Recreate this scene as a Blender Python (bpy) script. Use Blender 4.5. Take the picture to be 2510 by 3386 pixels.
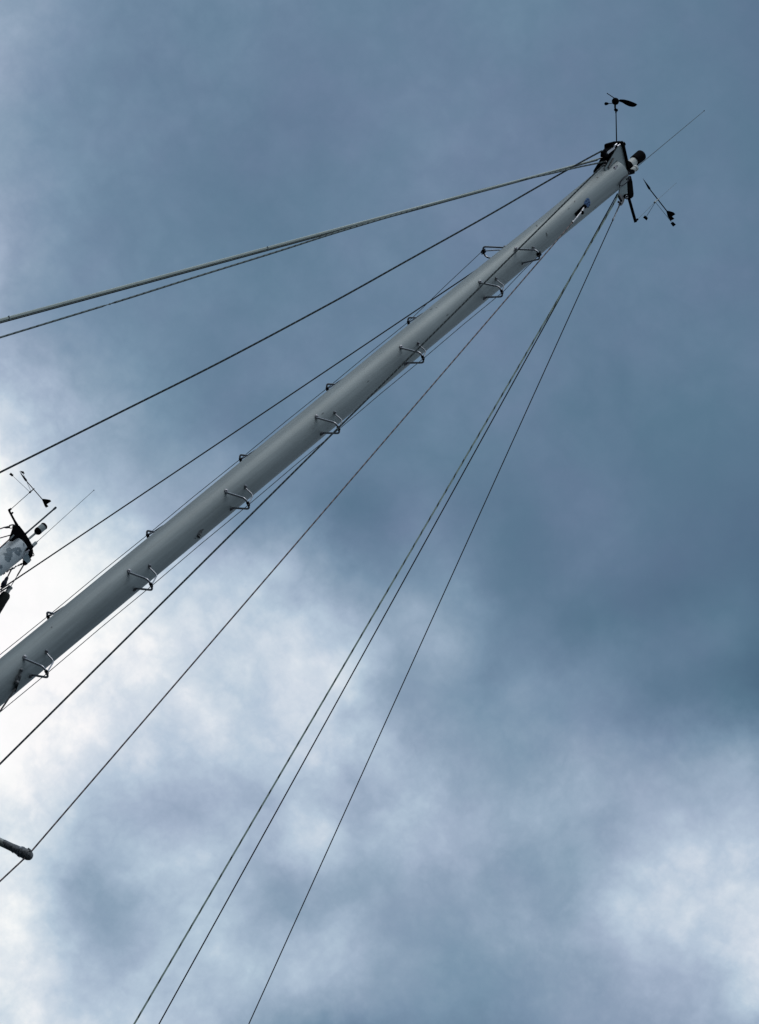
import bpy, bmesh, math, random
from mathutils import Vector, Matrix
random.seed(7)
R = math.radians
sc = bpy.context.scene
for o in list(bpy.data.objects):
    bpy.data.objects.remove(o)
col = sc.collection

# ---------------------------------------------------------------- camera
# long lens, held at eye height and rolled so that the vertical masts run up to the right
PW, PH = 2510.0, 3386.0
FL = 7242.0                       # focal length for a picture 2510 wide
ZEN = (9500.0, -5590.0)           # vanishing point of the vertical lines
CAM = Vector((0.0, 0.0, 1.6))
_z = Vector((ZEN[0] - PW / 2, -(ZEN[1] - PH / 2), -FL)).normalized()
_f = Vector((0, 0, -1))
_y = (_f - _z * _f.dot(_z)).normalized()
_x = _y.cross(_z)
WM = Matrix((_x, _y, _z))         # camera axes -> world axes
cd = bpy.data.cameras.new("camera")
cd.sensor_fit = 'VERTICAL'
cd.sensor_height = 36.0
cd.lens = FL / PH * 36.0
cd.clip_start = 0.1
cd.clip_end = 6000.0
cam = bpy.data.objects.new("camera", cd)
col.objects.link(cam)
cam.matrix_world = Matrix.Translation(CAM) @ WM.to_4x4()
sc.camera = cam

# ---------------------------------------------------------------- sky, sun, exposure
sc.view_settings.view_transform = 'Standard'
sc.view_settings.look = 'None'
sc.view_settings.exposure = 0.0
sc.view_settings.gamma = 1.0
sc.view_settings.use_curve_mapping = False
SUN_AZ, SUN_EL = R(-122), R(50)   # azimuth clockwise from +Y
# brightness of the cloud layer by azimuth (columns) and elevation (rows), degrees
SKY_AZ=(-23,23)
SKY_EL=(15,54)
SKY=[
 [203,209,214,219,224,229,232,233,232,228,224,219,217,213,214,214,201,191,190,202,208,194,193,187,184,179,175,172,169,168],
 [197,203,208,214,220,226,231,236,236,234,227,226,215,216,217,218,200,177,180,178,185,202,182,184,176,173,169,166,165,165],
 [191,197,202,208,215,221,228,235,239,236,240,218,231,233,247,211,236,253,222,189,165,170,196,169,174,165,164,162,163,165],
 [185,191,196,202,208,215,224,231,240,249,222,256,257,261,179,283,267,163,215,206,146,136,150,186,155,164,159,161,163,167],
 [178,185,189,195,202,208,214,230,235,232,281,278,279,285,215,227,130,166,206,190,95,97,114,130,179,147,161,162,166,171],
 [171,176,182,188,193,200,215,202,235,285,272,277,282,221,246,172,222,207,209,207,189,95,95,113,116,180,154,166,171,175],
 [165,170,173,179,188,192,179,241,285,263,282,255,276,244,209,219,115,234,100,151,228,159,146,116,121,116,174,175,172,182],
 [161,163,168,173,163,193,236,262,285,285,236,271,262,275,266,217,256,117,285,142,148,158,149,139,101,123,125,167,197,180],
 [157,165,155,160,194,210,224,233,198,223,157,194,261,219,203,208,178,260,133,218,157,147,152,161,174,135,124,133,157,208],
 [157,139,182,184,197,199,206,150,157,196,184,163,147,195,215,195,248,217,198,204,179,153,198,164,155,192,134,103,121,173],
 [162,193,174,189,167,151,159,148,130,159,142,138,185,98,224,174,251,95,194,142,181,185,132,203,222,161,219,141,142,177],
 [176,188,181,159,149,142,144,125,141,125,122,130,108,148,95,121,137,215,108,173,148,204,149,211,208,230,285,232,186,195],
 [169,180,160,151,136,131,134,131,130,143,119,138,129,137,119,137,145,112,136,139,147,140,181,130,226,187,202,204,193,208],
 [158,158,156,141,135,134,132,122,126,122,135,125,139,107,135,122,112,120,123,102,149,103,124,209,144,192,189,189,202,197],
 [143,156,149,143,139,137,133,127,127,128,129,134,121,140,129,129,123,126,130,122,95,146,95,95,131,142,162,187,186,192],
 [146,141,146,144,139,135,129,125,128,130,131,129,129,129,132,126,120,120,120,116,116,117,106,102,95,132,162,165,176,181],
 [142,138,140,139,140,134,130,128,129,131,133,133,128,128,127,126,122,120,118,115,107,102,97,95,113,142,142,157,165,173],
 [139,137,133,139,136,135,131,131,131,132,133,134,133,129,129,129,124,122,121,118,110,103,96,107,122,123,138,146,156,165],
 [137,135,135,130,137,135,134,133,132,130,127,129,132,129,130,134,128,125,123,117,109,106,109,109,111,122,128,139,147,158],
 [135,134,133,133,130,134,134,133,130,127,123,124,125,122,125,126,125,123,119,115,114,115,113,109,110,115,125,130,140,150],
 [134,133,132,131,131,130,132,131,130,126,125,125,124,121,121,123,121,118,119,117,122,118,115,111,111,113,118,128,132,143],
 [133,132,131,131,130,129,128,130,127,126,124,122,120,117,118,115,117,119,120,125,120,119,117,114,111,113,115,120,129,136],
 [132,131,130,129,129,128,127,125,126,124,122,119,117,114,113,118,116,124,123,122,122,120,119,116,114,111,114,117,121,132],
 [131,130,129,128,128,127,126,125,123,123,120,116,114,116,115,119,123,121,122,122,122,121,120,118,115,114,112,116,119,125],
 [130,129,128,127,127,126,125,124,123,122,120,118,116,118,122,120,120,122,122,122,122,121,120,119,117,114,114,114,117,122],
 [128,128,127,126,126,125,124,123,122,121,121,120,120,120,119,120,121,121,121,122,122,121,121,120,118,117,115,114,114,119],
]

w = bpy.data.worlds.new("World")
sc.world = w
w.use_nodes = True
nt = w.node_tree
nt.nodes.clear()
class NB:
    def __init__(s, nt): s.nt = nt
    def new(s, t, **k):
        n = s.nt.nodes.new(t)
        for a, b in k.items(): setattr(n, a, b)
        return n
    def link(s, a, b): s.nt.links.new(a, b)
    def put(s, sock, v):
        if isinstance(v, bpy.types.NodeSocket): s.nt.links.new(v, sock)
        else: sock.default_value = v
    def m(s, op, a, b=0.0, c=None, clamp=False):
        n = s.new('ShaderNodeMath', operation=op); n.use_clamp = clamp
        s.put(n.inputs[0], a); s.put(n.inputs[1], b)
        if c is not None: s.put(n.inputs[2], c)
        return n.outputs[0]
    def vm(s, op, a, b=None, sc_=None):
        n = s.new('ShaderNodeVectorMath', operation=op)
        s.put(n.inputs[0], a)
        if b is not None: s.put(n.inputs[1], b)
        if sc_ is not None: s.put(n.inputs['Scale'], sc_)
        return n
    def rng(s, v, a, b, c, d, smooth=False):
        n = s.new('ShaderNodeMapRange'); n.clamp = True
        if smooth: n.interpolation_type = 'SMOOTHSTEP'
        s.put(n.inputs[0], v)
        for i, q in enumerate((a, b, c, d)): n.inputs[i + 1].default_value = q
        return n.outputs[0]
    def noise(s, vec, scale, det=4.0, rough=0.5, dist=0.0):
        n = s.new('ShaderNodeTexNoise'); n.noise_dimensions = '3D'
        s.put(n.inputs['Vector'], vec); n.inputs['Scale'].default_value = scale
        n.inputs['Detail'].default_value = det; n.inputs['Roughness'].default_value = rough
        n.inputs['Distortion'].default_value = dist
        return n
    def ramp(s, fac, stops, interp='LINEAR'):
        n = s.new('ShaderNodeValToRGB'); r = n.color_ramp; r.interpolation = interp
        while len(r.elements) < len(stops): r.elements.new(0.5)
        for e, (p, c) in zip(r.elements, stops): e.position = p
        for e, (p, c) in zip(r.elements, stops):
            e.color = (c, c, c, 1) if isinstance(c, (int, float)) else (*c, 1)
        s.put(n.inputs[0], fac)
        return n
def lin(v):
    v /= 255.0
    return v / 12.92 if v <= 0.04045 else ((v + 0.055) / 1.055) ** 2.4
def rgb(r, g, b): return (lin(r), lin(g), lin(b))
B = NB(nt)
tc = B.new('ShaderNodeTexCoord')
D = tc.outputs['Generated']
# ragged cloud edges: the direction is stirred by noise before the table is read
n1 = B.noise(D, 9.0, 6.0, 0.55)
n2 = B.noise(B.vm('ADD', D, (3.1, 1.7, 5.3)).outputs[0], 30.0, 5.0, 0.6)
w1 = B.vm('SUBTRACT', n1.outputs['Color'], (0.5, 0.5, 0.5)).outputs[0]
w2 = B.vm('SUBTRACT', n2.outputs['Color'], (0.5, 0.5, 0.5)).outputs[0]
Dw = B.vm('ADD', D, B.vm('SCALE', w1, sc_=0.034).outputs[0]).outputs[0]
Dw = B.vm('ADD', Dw, B.vm('SCALE', w2, sc_=0.026).outputs[0]).outputs[0]
Dw = B.vm('NORMALIZE', Dw).outputs[0]
sx = B.new('ShaderNodeSeparateXYZ'); B.link(Dw, sx.inputs[0])
az = B.m('MULTIPLY', B.m('ARCTAN2', sx.outputs[0], sx.outputs[1]), 180 / math.pi)
el = B.m('MULTIPLY', B.m('ARCSINE', sx.outputs[2]), 180 / math.pi)
u = B.rng(az, SKY_AZ[0], SKY_AZ[1], 0, 1)
v = B.rng(el, SKY_EL[0], SKY_EL[1], 0, 1)
nr, nc = len(SKY), len(SKY[0])
acc = None
for i, row in enumerate(SKY):
    rr = B.ramp(u, [(j / (nc - 1), q / 300.0) for j, q in enumerate(row)], 'B_SPLINE')
    ww = B.ramp(v, [(j / (nr - 1), 1.0 if j == i else 0.0) for j in range(nr)], 'B_SPLINE')
    acc = B.m('MULTIPLY', rr.outputs[0], ww.outputs[0]) if acc is None else B.m('MULTIPLY_ADD', rr.outputs[0], ww.outputs[0], acc)
front = B.m('MULTIPLY', acc, 300.0 / 255.0)
# finer cloud texture, stronger where the cloud is thin and bright
Dh = B.vm('ADD', D, B.vm('SCALE', w1, sc_=0.02).outputs[0]).outputs[0]
n3 = B.noise(B.vm('ADD', Dh, (1.3, 7.7, 2.9)).outputs[0], 17.0, 9.0, 0.60)
n4 = B.noise(D, 5.0, 3.0, 0.5)
amp = B.rng(front, 0.46, 0.78, 0.04, 0.34)
n6 = B.noise(B.vm('ADD', Dh, (4.4, 0.7, 8.2)).outputs[0], 38.0, 7.0, 0.60)
bil = B.m('ABSOLUTE', B.m('MULTIPLY', B.m('SUBTRACT', n6.outputs[0], 0.5), 2.0))          # billowed edges
front = B.m('MULTIPLY_ADD', B.m('SUBTRACT', n3.outputs[0], 0.5), amp, front)
front = B.m('MULTIPLY_ADD', B.m('SUBTRACT', bil, 0.18), B.m('MULTIPLY', amp, 0.45), front)
front = B.m('MULTIPLY_ADD', B.m('SUBTRACT', n4.outputs[0], 0.5), 0.02, front)
# grey level -> colour of the cloud
G_ = [(100, (78, 103, 128)), (118, (92, 119, 143)), (130, (107, 131, 156)), (145, (123, 147, 171)), (160, (140, 161, 183)), (180, (163, 181, 202)), (200, (183, 201, 218)), (225, (215, 225, 234)), (248, (250, 251, 251)), (262, (255, 255, 255))]
cr = B.ramp(B.rng(front, 100 / 255, 262 / 255, 0, 1), [((g - 100) / 162.0, rgb(*c)) for g, c in G_])
# faint lavender and teal casts
n5 = B.noise(B.vm('ADD', D, (9.0, 2.0, 4.0)).outputs[0], 14.0, 4.0, 0.55)
tint = B.ramp(B.rng(n5.outputs[0], 0.34, 0.66, 0, 1), [(0, (0.955, 1.01, 0.99)), (0.5, (0.995, 1, 1)), (1, (1.045, 0.985, 1.012))])
mx = B.new('ShaderNodeMix', data_type='RGBA', blend_type='MULTIPLY'); B.link(B.rng(front, 0.5, 0.75, 1.0, 0.35), mx.inputs[0])
B.link(cr.outputs[0], mx.inputs[6]); B.link(tint.outputs[0], mx.inputs[7])
front_c = mx.outputs[2]
# the rest of the overcast: brighter overhead and towards the hidden sun on one side
s0 = B.new('ShaderNodeSeparateXYZ'); B.link(D, s0.inputs[0])
sund = Vector((math.sin(SUN_AZ) * math.cos(SUN_EL), math.cos(SUN_AZ) * math.cos(SUN_EL), math.sin(SUN_EL)))
dt = B.new('ShaderNodeVectorMath', operation='DOT_PRODUCT'); B.link(D, dt.inputs[0]); dt.inputs[1].default_value = sund
glow = B.m('POWER', B.m('MAXIMUM', dt.outputs['Value'], 0.0), 3.0)
base = B.ramp(B.rng(s0.outputs[2], -0.1, 1.0, 0, 1), [(0, 0.012), (0.12, 0.03), (0.35, 0.060), (0.6, 0.23), (1, 0.36)])
lv = B.m('MULTIPLY_ADD', glow, B.m('MULTIPLY', B.rng(s0.outputs[2], 0.1, 0.75, 0.2, 1), 0.50), base.outputs[0])
lv = B.m('MULTIPLY', lv, B.rng(n1.outputs[0], 0.3, 0.7, 0.75, 1.25))
bc = B.new('ShaderNodeVectorMath', operation='SCALE'); bc.inputs[0].default_value = (1.12, 1.38, 1.62); B.link(lv, bc.inputs['Scale'])
# window in which the photographed clouds stand
ma = B.m('MULTIPLY', B.rng(B.m('ABSOLUTE', B.m('MULTIPLY', B.m('ARCTAN2', s0.outputs[0], s0.outputs[1]), 180 / math.pi)), 23.0, 45.0, 1, 0, True),
         B.rng(B.m('ABSOLUTE', B.m('SUBTRACT', B.m('MULTIPLY', B.m('ARCSINE', s0.outputs[2]), 180 / math.pi), 34.5)), 20.0, 32.0, 1, 0, True))
mw = B.new('ShaderNodeMix', data_type='RGBA'); B.link(ma, mw.inputs[0]); B.link(bc.outputs[0], mw.inputs[6]); B.link(front_c, mw.inputs[7])
bg1 = B.new('ShaderNodeBackground'); B.link(mw.outputs[2], bg1.inputs[0]); bg1.inputs[1].default_value = 1.0
sky = B.new('ShaderNodeTexSky', sky_type='NISHITA'); sky.sun_disc = False; sky.sun_elevation = SUN_EL; sky.sun_rotation = SUN_AZ
bg2 = B.new('ShaderNodeBackground'); B.link(sky.outputs[0], bg2.inputs[0]); bg2.inputs[1].default_value = 0.05
ms = B.new('ShaderNodeMixShader'); ms.inputs[0].default_value = 0.02     # the cloud layer lets a trace of clear sky through
B.link(bg1.outputs[0], ms.inputs[1]); B.link(bg2.outputs[0], ms.inputs[2])
ow = B.new('ShaderNodeOutputWorld'); B.link(ms.outputs[0], ow.inputs[0])

sd = bpy.data.lights.new("sun", 'SUN'); sd.energy = 0.65; sd.angle = R(30); sd.color = (1.0, 0.965, 0.91)
sun = bpy.data.objects.new("sun", sd); col.objects.link(sun)
sun.rotation_euler = (-sund).to_track_quat('-Z', 'Y').to_euler()
sun.location = (-20, -20, 40)

# ---------------------------------------------------------------- helpers
def ray(px, py):
    return (WM @ Vector((px - PW / 2, -(py - PH / 2), -FL))).normalized()
def at_h(px, py, z):
    d = ray(px, py); return CAM + d * ((z - CAM.z) / d.z)
def at_plane(px, py, p0, n):
    d = ray(px, py); return CAM + d * ((p0 - CAM).dot(n) / d.dot(n))

def mat(name, base, rough=0.5, metal=0.0, spec=0.3, var=0.0, scale=30.0, bump=0.0, coat=0.0, streak=None):
    m = bpy.data.materials.new(name); m.use_nodes = True
    b = NB(m.node_tree); p = m.node_tree.nodes['Principled BSDF']
    p.inputs['Base Color'].default_value = (*base, 1); p.inputs['Roughness'].default_value = rough
    p.inputs['Metallic'].default_value = metal; p.inputs['Specular IOR Level'].default_value = spec
    p.inputs['Coat Weight'].default_value = coat
    t = b.new('ShaderNodeTexCoord')
    vec = t.outputs['Object']
    if streak: 
        mp = b.new('ShaderNodeMapping'); mp.inputs['Scale'].default_value = streak; b.link(vec, mp.inputs[0]); vec = mp.outputs[0]
    n = b.noise(vec, scale, 5.0, 0.6)
    f = b.rng(n.outputs[0], 0.3, 0.7, 1 - var, 1 + var)
    s = b.new('ShaderNodeVectorMath', operation='SCALE'); s.inputs[0].default_value = base; b.link(f, s.inputs['Scale'])
    b.link(s.outputs[0], p.inputs['Base Color'])
    b.link(b.rng(n.outputs[0], 0.3, 0.7, max(0.03, rough - 0.08), min(1, rough + 0.08)), p.inputs['Roughness'])
    if bump:
        bp = b.new('ShaderNodeBump'); bp.inputs['Strength'].default_value = bump; bp.inputs['Distance'].default_value = 0.002
        b.link(n.outputs[0], bp.inputs['Height']); b.link(bp.outputs[0], p.inputs['Normal'])
    return m

def rope_mat(name, c0, c1, pitch, frac=0.3, rough=0.85, twist=1.0, metal=0.0):
    """braided rope or laid wire: c0 with flecks of c1 winding round it (UV: u round, v metres along)"""
    m = bpy.data.materials.new(name); m.use_nodes = True
    b = NB(m.node_tree); p = m.node_tree.nodes['Principled BSDF']
    uv = b.new('ShaderNodeUVMap'); s = b.new('ShaderNodeSeparateXYZ'); b.link(uv.outputs[0], s.inputs[0])
    n0 = b.noise(uv.outputs[0], 3.0, 2.0)
    ph = b.m('ADD', b.m('MULTIPLY', s.outputs[1], 1.0 / pitch), b.m('MULTIPLY', s.outputs[0], twist))
    ph = b.m('FRACT', b.m('MULTIPLY_ADD', n0.outputs[0], 0.5, ph))
    k = b.m('LESS_THAN', ph, frac)
    mx = b.new('ShaderNodeMix', data_type='RGBA'); b.link(k, mx.inputs[0])
    mx.inputs[6].default_value = (*c0, 1); mx.inputs[7].default_value = (*c1, 1)
    b.link(mx.outputs[2], p.inputs['Base Color']); p.inputs['Roughness'].default_value = rough; p.inputs['Metallic'].default_value = metal
    br = b.m('FRACT', b.m('ADD', b.m('MULTIPLY', s.outputs[1], 110.0), b.m('MULTIPLY', s.outputs[0], 3.0)))
    bp = b.new('ShaderNodeBump'); bp.inputs['Strength'].default_value = 0.5; bp.inputs['Distance'].default_value = 0.001
    b.link(br, bp.inputs['Height']); b.link(bp.outputs[0], p.inputs['Normal'])
    return m

def finish(name, bm, material, parent=None, smooth=True, sharp=35):
    me = bpy.data.meshes.new(name)
    bmesh.ops.recalc_face_normals(bm, faces=bm.faces)
    bm.to_mesh(me); bm.free()
    o = bpy.data.objects.new(name, me); col.objects.link(o)
    for q in (material if isinstance(material, (list, tuple)) else [material]): me.materials.append(q)
    if smooth:
        for p in me.polygons: p.use_smooth = True
        me.set_sharp_from_angle(angle=R(sharp))
    if parent is not None:
        o.parent = parent
        o.matrix_parent_inverse = parent.matrix_basis.inverted()
    return o
def tag(o, label=None, cat=None, group=None, kind=None):
    for k, v_ in (('label', label), ('category', cat), ('group', group), ('kind', kind)):
        if v_: o[k] = v_
    return o
def empty(name, loc, label, cat, group=None):
    o = bpy.data.objects.new(name, None); col.objects.link(o); o.location = loc; o.empty_display_size = 0.1
    return tag(o, label, cat, group)

def tube(bm, pts, rad, seg=12, cap=True, squash=None):
    """tapered tube along pts with parallel-transported rings; UV v = metres along"""
    pts = [Vector(p) for p in pts]
    if not isinstance(rad, (list, tuple)): rad = [rad] * len(pts)
    uvl = bm.loops.layers.uv.verify()
    t0 = (pts[1] - pts[0]).normalized()
    a = t0.orthogonal().normalized(); rings = []; L_ = 0; ls = []
    for i, p in enumerate(pts):
        if i == 0: t = t0
        elif i == len(pts) - 1: t = (pts[-1] - pts[-2]).normalized()
        else: t = ((pts[i + 1] - p).normalized() + (p - pts[i - 1]).normalized()).normalized()
        a = (a - t * a.dot(t)).normalized(); b_ = t.cross(a)
        rings.append([bm.verts.new(p + (a * math.cos(2 * math.pi * k / seg) + b_ * math.sin(2 * math.pi * k / seg)) * rad[i]) for k in range(seg)])
        if i: L_ += (p - pts[i - 1]).length
        ls.append(L_)
    for i in range(len(pts) - 1):
        for k in range(seg):
            f = bm.faces.new((rings[i][k], rings[i][(k + 1) % seg], rings[i + 1][(k + 1) % seg], rings[i + 1][k]))
            for lp, uv in zip(f.loops, ((k / seg, ls[i]), ((k + 1) / seg, ls[i]), ((k + 1) / seg, ls[i + 1]), (k / seg, ls[i + 1]))): lp[uvl].uv = uv
    if cap:
        bm.faces.new(rings[0][::-1]); bm.faces.new(rings[-1])
    return bm
def curve_pts(ctrl, n=8):
    """Catmull-Rom through the control points"""
    c = [Vector(p) for p in ctrl]; c = [c[0] * 2 - c[1]] + c + [c[-1] * 2 - c[-2]]; out = []
    for i in range(1, len(c) - 2):
        for k in range(n):
            t = k / n; p0, p1, p2, p3 = c[i - 1:i + 3]
            out.append(0.5 * ((2 * p1) + (p2 - p0) * t + (2 * p0 - 5 * p1 + 4 * p2 - p3) * t * t + (3 * p1 - p0 - 3 * p2 + p3) * t ** 3))
    out.append(c[-2]); return out
def rounded(ctrl, r, n=5):
    """polyline with rounded corners"""
    c = [Vector(p) for p in ctrl]; out = [c[0]]
    for i in range(1, len(c) - 1):
        a = (c[i - 1] - c[i]); b_ = (c[i + 1] - c[i]); q = min(r, a.length * .45, b_.length * .45)
        A_ = c[i] + a.normalized() * q; B_ = c[i] + b_.normalized() * q
        for k in range(n + 1):
            t = k / n; out.append(A_ * (1 - t) ** 2 + c[i] * 2 * t * (1 - t) + B_ * t * t)
    out.append(c[-1]); return out
def prism(bm, poly, d):
    """polygon of 3D points extruded by the vector d (centred)"""
    a = [bm.verts.new(Vector(p) - d * .5) for p in poly]; b_ = [bm.verts.new(Vector(p) + d * .5) for p in poly]
    bm.faces.new(a[::-1]); bm.faces.new(b_); n = len(a)
    for i in range(n): bm.faces.new((a[i], a[(i + 1) % n], b_[(i + 1) % n], b_[i]))
    return bm
def lathe(bm, base, axis, prof, seg=24):
    """profile [(distance along axis, radius)...] turned about axis"""
    axis = Vector(axis).normalized(); a = axis.orthogonal().normalized(); b_ = axis.cross(a); rings = []
    for h, r in prof:
        c = Vector(base) + axis * h
        rings.append([bm.verts.new(c + (a * math.cos(2 * math.pi * k / seg) + b_ * math.sin(2 * math.pi * k / seg)) * max(r, 1e-5)) for k in range(seg)])
    for i in range(len(rings) - 1):
        for k in range(seg): bm.faces.new((rings[i][k], rings[i][(k + 1) % seg], rings[i + 1][(k + 1) % seg], rings[i + 1][k]))
    bm.faces.new(rings[0][::-1]); bm.faces.new(rings[-1]); return bm
def ball(bm, c, r, sx_=1.0, ax=None, seg=14, rings=9):
    ax = Vector(ax).normalized() if ax else Vector((0, 0, 1))
    lathe(bm, Vector(c), ax, [(-r * sx_ * math.cos(math.pi * i / rings), r * math.sin(math.pi * i / rings)) for i in range(rings + 1)], seg)
def box(bm, c, ax, ay, az_, sx_, sy, sz):
    prism(bm, [Vector(c) + ax * (i * sx_ / 2) + ay * (j * sy / 2) for i, j in ((-1, -1), (1, -1), (1, 1), (-1, 1))], az_ * sz)
NEW = bmesh.new

# ---------------------------------------------------------------- materials
def mast_paint(name, base, metal, rough, blotch=None):
    m = bpy.data.materials.new(name); m.use_nodes = True
    b = NB(m.node_tree); p = m.node_tree.nodes['Principled BSDF']
    t = b.new('ShaderNodeTexCoord'); ob = t.outputs['Object']
    mp = b.new('ShaderNodeMapping'); mp.inputs['Scale'].default_value = (14, 14, 0.7); b.link(ob, mp.inputs[0])
    st = b.noise(mp.outputs[0], 3.0, 6.0, 0.6)              # streaks of dirt running down
    fine = b.noise(ob, 160.0, 3.0, 0.6)
    big = b.noise(ob, 2.2, 4.0, 0.55)
    f = b.m('MULTIPLY', b.rng(st.outputs[0], 0.3, 0.7, 0.80, 1.10), b.rng(fine.outputs[0], 0.3, 0.7, 0.95, 1.05))
    f = b.m('MULTIPLY', f, b.rng(big.outputs[0], 0.3, 0.7, 0.92, 1.06))
    # short dark scratches and specks
    mp2 = b.new('ShaderNodeMapping'); mp2.inputs['Scale'].default_value = (1.6, 1.0, 0.55); mp2.inputs['Rotation'].default_value = (0.5, 0.2, 0.9); b.link(ob, mp2.inputs[0])
    vo = b.new('ShaderNodeTexVoronoi'); vo.inputs['Scale'].default_value = 7.0; b.link(mp2.outputs[0], vo.inputs['Vector'])
    f = b.m('MULTIPLY', f, b.rng(vo.outputs['Distance'], 0.035, 0.06, 0.45, 1.0))
    s = b.new('ShaderNodeVectorMath', operation='SCALE'); s.inputs[0].default_value = base; b.link(f, s.inputs['Scale'])
    c = s.outputs[0]
    if blotch:
        bn = b.noise(ob, 34.0, 5.0, 0.65)
        tot = None
        for (cen, r_) in blotch:
            dd = b.new('ShaderNodeVectorMath', operation='DISTANCE'); b.link(ob, dd.inputs[0]); dd.inputs[1].default_value = cen
            k = b.m('ADD', dd.outputs['Value'], b.m('MULTIPLY', b.m('SUBTRACT', bn.outputs[0], 0.5), 0.085))
            k = b.rng(k, r_ * 0.80, r_ * 1.05, 0.85, 0)
            tot = k if tot is None else b.m('MAXIMUM', tot, k)
        mx = b.new('ShaderNodeMix', data_type='RGBA'); b.link(tot, mx.inputs[0]); b.link(c, mx.inputs[6]); bl = b.new('ShaderNodeVectorMath', operation='SCALE'); bl.inputs[0].default_value = (0.17, 0.23, 0.28); b.link(b.rng(b.noise(ob, 60.0, 4.0, 0.6).outputs[0], .3, .7, .5, 1.5), bl.inputs['Scale'])
        b.link(bl.outputs[0], mx.inputs[7])
        c = mx.outputs[2]
    b.link(c, p.inputs['Base Color'])
    p.inputs['Metallic'].default_value = metal
    b.link(b.rng(st.outputs[0], 0.3, 0.7, rough - 0.06, rough + 0.08), p.inputs['Roughness'])
    bp = b.new('ShaderNodeBump'); bp.inputs['Strength'].default_value = 0.08; bp.inputs['Distance'].default_value = 0.002
    b.link(fine.outputs[0], bp.inputs['Height']); b.link(bp.outputs[0], p.inputs['Normal'])
    return m
M_MAST = mast_paint('weathered_mast_paint', (0.375, 0.415, 0.425), 0.28, 0.52)
M_STEEL = mat('stainless_steel', (0.40, 0.40, 0.43), 0.28, 1.0, var=0.1, scale=60)
M_SWAGE = mat('swaged_steel', (0.30, 0.30, 0.32), 0.3, 0.9, var=0.5, scale=70)
M_FOOT = mat('dull_steel', (0.22, 0.22, 0.24), 0.4, 0.9, var=0.35, scale=90)
M_DSTEEL = mat('tarnished_steel', (0.16, 0.15, 0.15), 0.35, 1.0, var=0.3, scale=80)
M_BLACK = mat('black_plastic', (0.004, 0.004, 0.006), 0.75, 0.0, 0.04, var=0.2, scale=40)
M_SHEAVE = mat('black_metal_and_shade', (0.004, 0.004, 0.005), 0.75, 0.0, 0.04, var=0.2, scale=40)  # black fittings; also stands in for the shade inside the crane
M_WHITE = mat('white_plastic', (0.72, 0.74, 0.72), 0.4, 0.0, var=0.06, scale=20)
M_LENS = mat('frosted_lens', (0.46, 0.50, 0.50), 0.3, 0.0, var=0.08, scale=40)
M_ALU = mat('grey_aluminium_plate', (0.27, 0.31, 0.32), 0.45, 0.5, var=0.1, scale=30)
M_BLUE = mat('blue_plastic_film', (0.10, 0.20, 0.42), 0.5, 0.0, var=0.1, scale=60)
M_FADED = mat('faded_grey_sticker', (0.40, 0.40, 0.46), 0.6, 0.0, var=0.2, scale=120)
M_WHIP = mat('dark_fibreglass', (0.05, 0.07, 0.09), 0.5, 0.0, var=0.1, scale=20)
M_ROD = mat('grey_fine_wire', (0.20, 0.24, 0.28), 0.5, 0.3, var=0.1)
M_CANVAS = mat('dark_green_canvas', (0.014, 0.017, 0.016), 0.9, 0.0, var=0.45, scale=40, bump=0.8)
M_TAPE = mat('black_tape_grey_highlights', (0.12, 0.125, 0.135), 0.4, 0.0, 0.5, var=0.9, scale=70, bump=1.0)  # strong mottling paints the grey highlights of the taped end into the colour
M_SPREADER = mat('grey_spreader_metal', (0.42, 0.43, 0.41), 0.4, 0.35, var=0.2, scale=12)
M_FOIL = mat('anodised_furler_foil', (0.52, 0.58, 0.55), 0.5, 0.0, var=0.10, scale=9)
M_GROOVE = mat('dark_groove', (0.02, 0.025, 0.03), 0.6)
R_BLACKFLECK = rope_mat('black_rope_with_grey_fleck', (0.018, 0.026, 0.030), (0.085, 0.11, 0.115), 0.045, 0.22, 0.9, 1.0)
R_GREYFLECK = rope_mat('grey_rope_with_black_fleck', (0.20, 0.245, 0.25), (0.09, 0.105, 0.11), 0.05, 0.30, 0.9, 1.0)
R_LIGHTFLECK = rope_mat('pale_rope_with_black_fleck', (0.44, 0.54, 0.48), (0.07, 0.085, 0.08), 0.115, 0.25, 0.9, 1.0)
R_WIRE = rope_mat('rusty_laid_wire', (0.13, 0.10, 0.10), (0.045, 0.038, 0.042), 0.06, 0.5, 0.5, 1.0, 0.7)
R_DARK = rope_mat('black_line', (0.007, 0.007, 0.010), (0.011, 0.011, 0.014), 0.03, 0.5, 0.7)
R_CORD = rope_mat('thin_grey_cord', (0.05, 0.06, 0.07), (0.16, 0.17, 0.18), 0.06, 0.25, 0.9)

# ---------------------------------------------------------------- water below
wm = bpy.data.materials.new('harbour_water'); wm.use_nodes = True
b = NB(wm.node_tree); p = wm.node_tree.nodes['Principled BSDF']
p.inputs['Base Color'].default_value = (0.012, 0.022, 0.026, 1); p.inputs['Roughness'].default_value = 0.12; p.inputs['IOR'].default_value = 1.33
t = b.new('ShaderNodeTexCoord'); n = b.noise(t.outputs['Object'], 0.9, 6.0, 0.6)
bp = b.new('ShaderNodeBump'); bp.inputs['Strength'].default_value = 0.7; bp.inputs['Distance'].default_value = 0.25
b.link(n.outputs[0], bp.inputs['Height']); b.link(bp.outputs[0], p.inputs['Normal'])
bm = NEW(); bmesh.ops.create_grid(bm, x_segments=8, y_segments=8, size=2500)
tag(finish('water', bm, wm, smooth=False), kind='structure')

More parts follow.
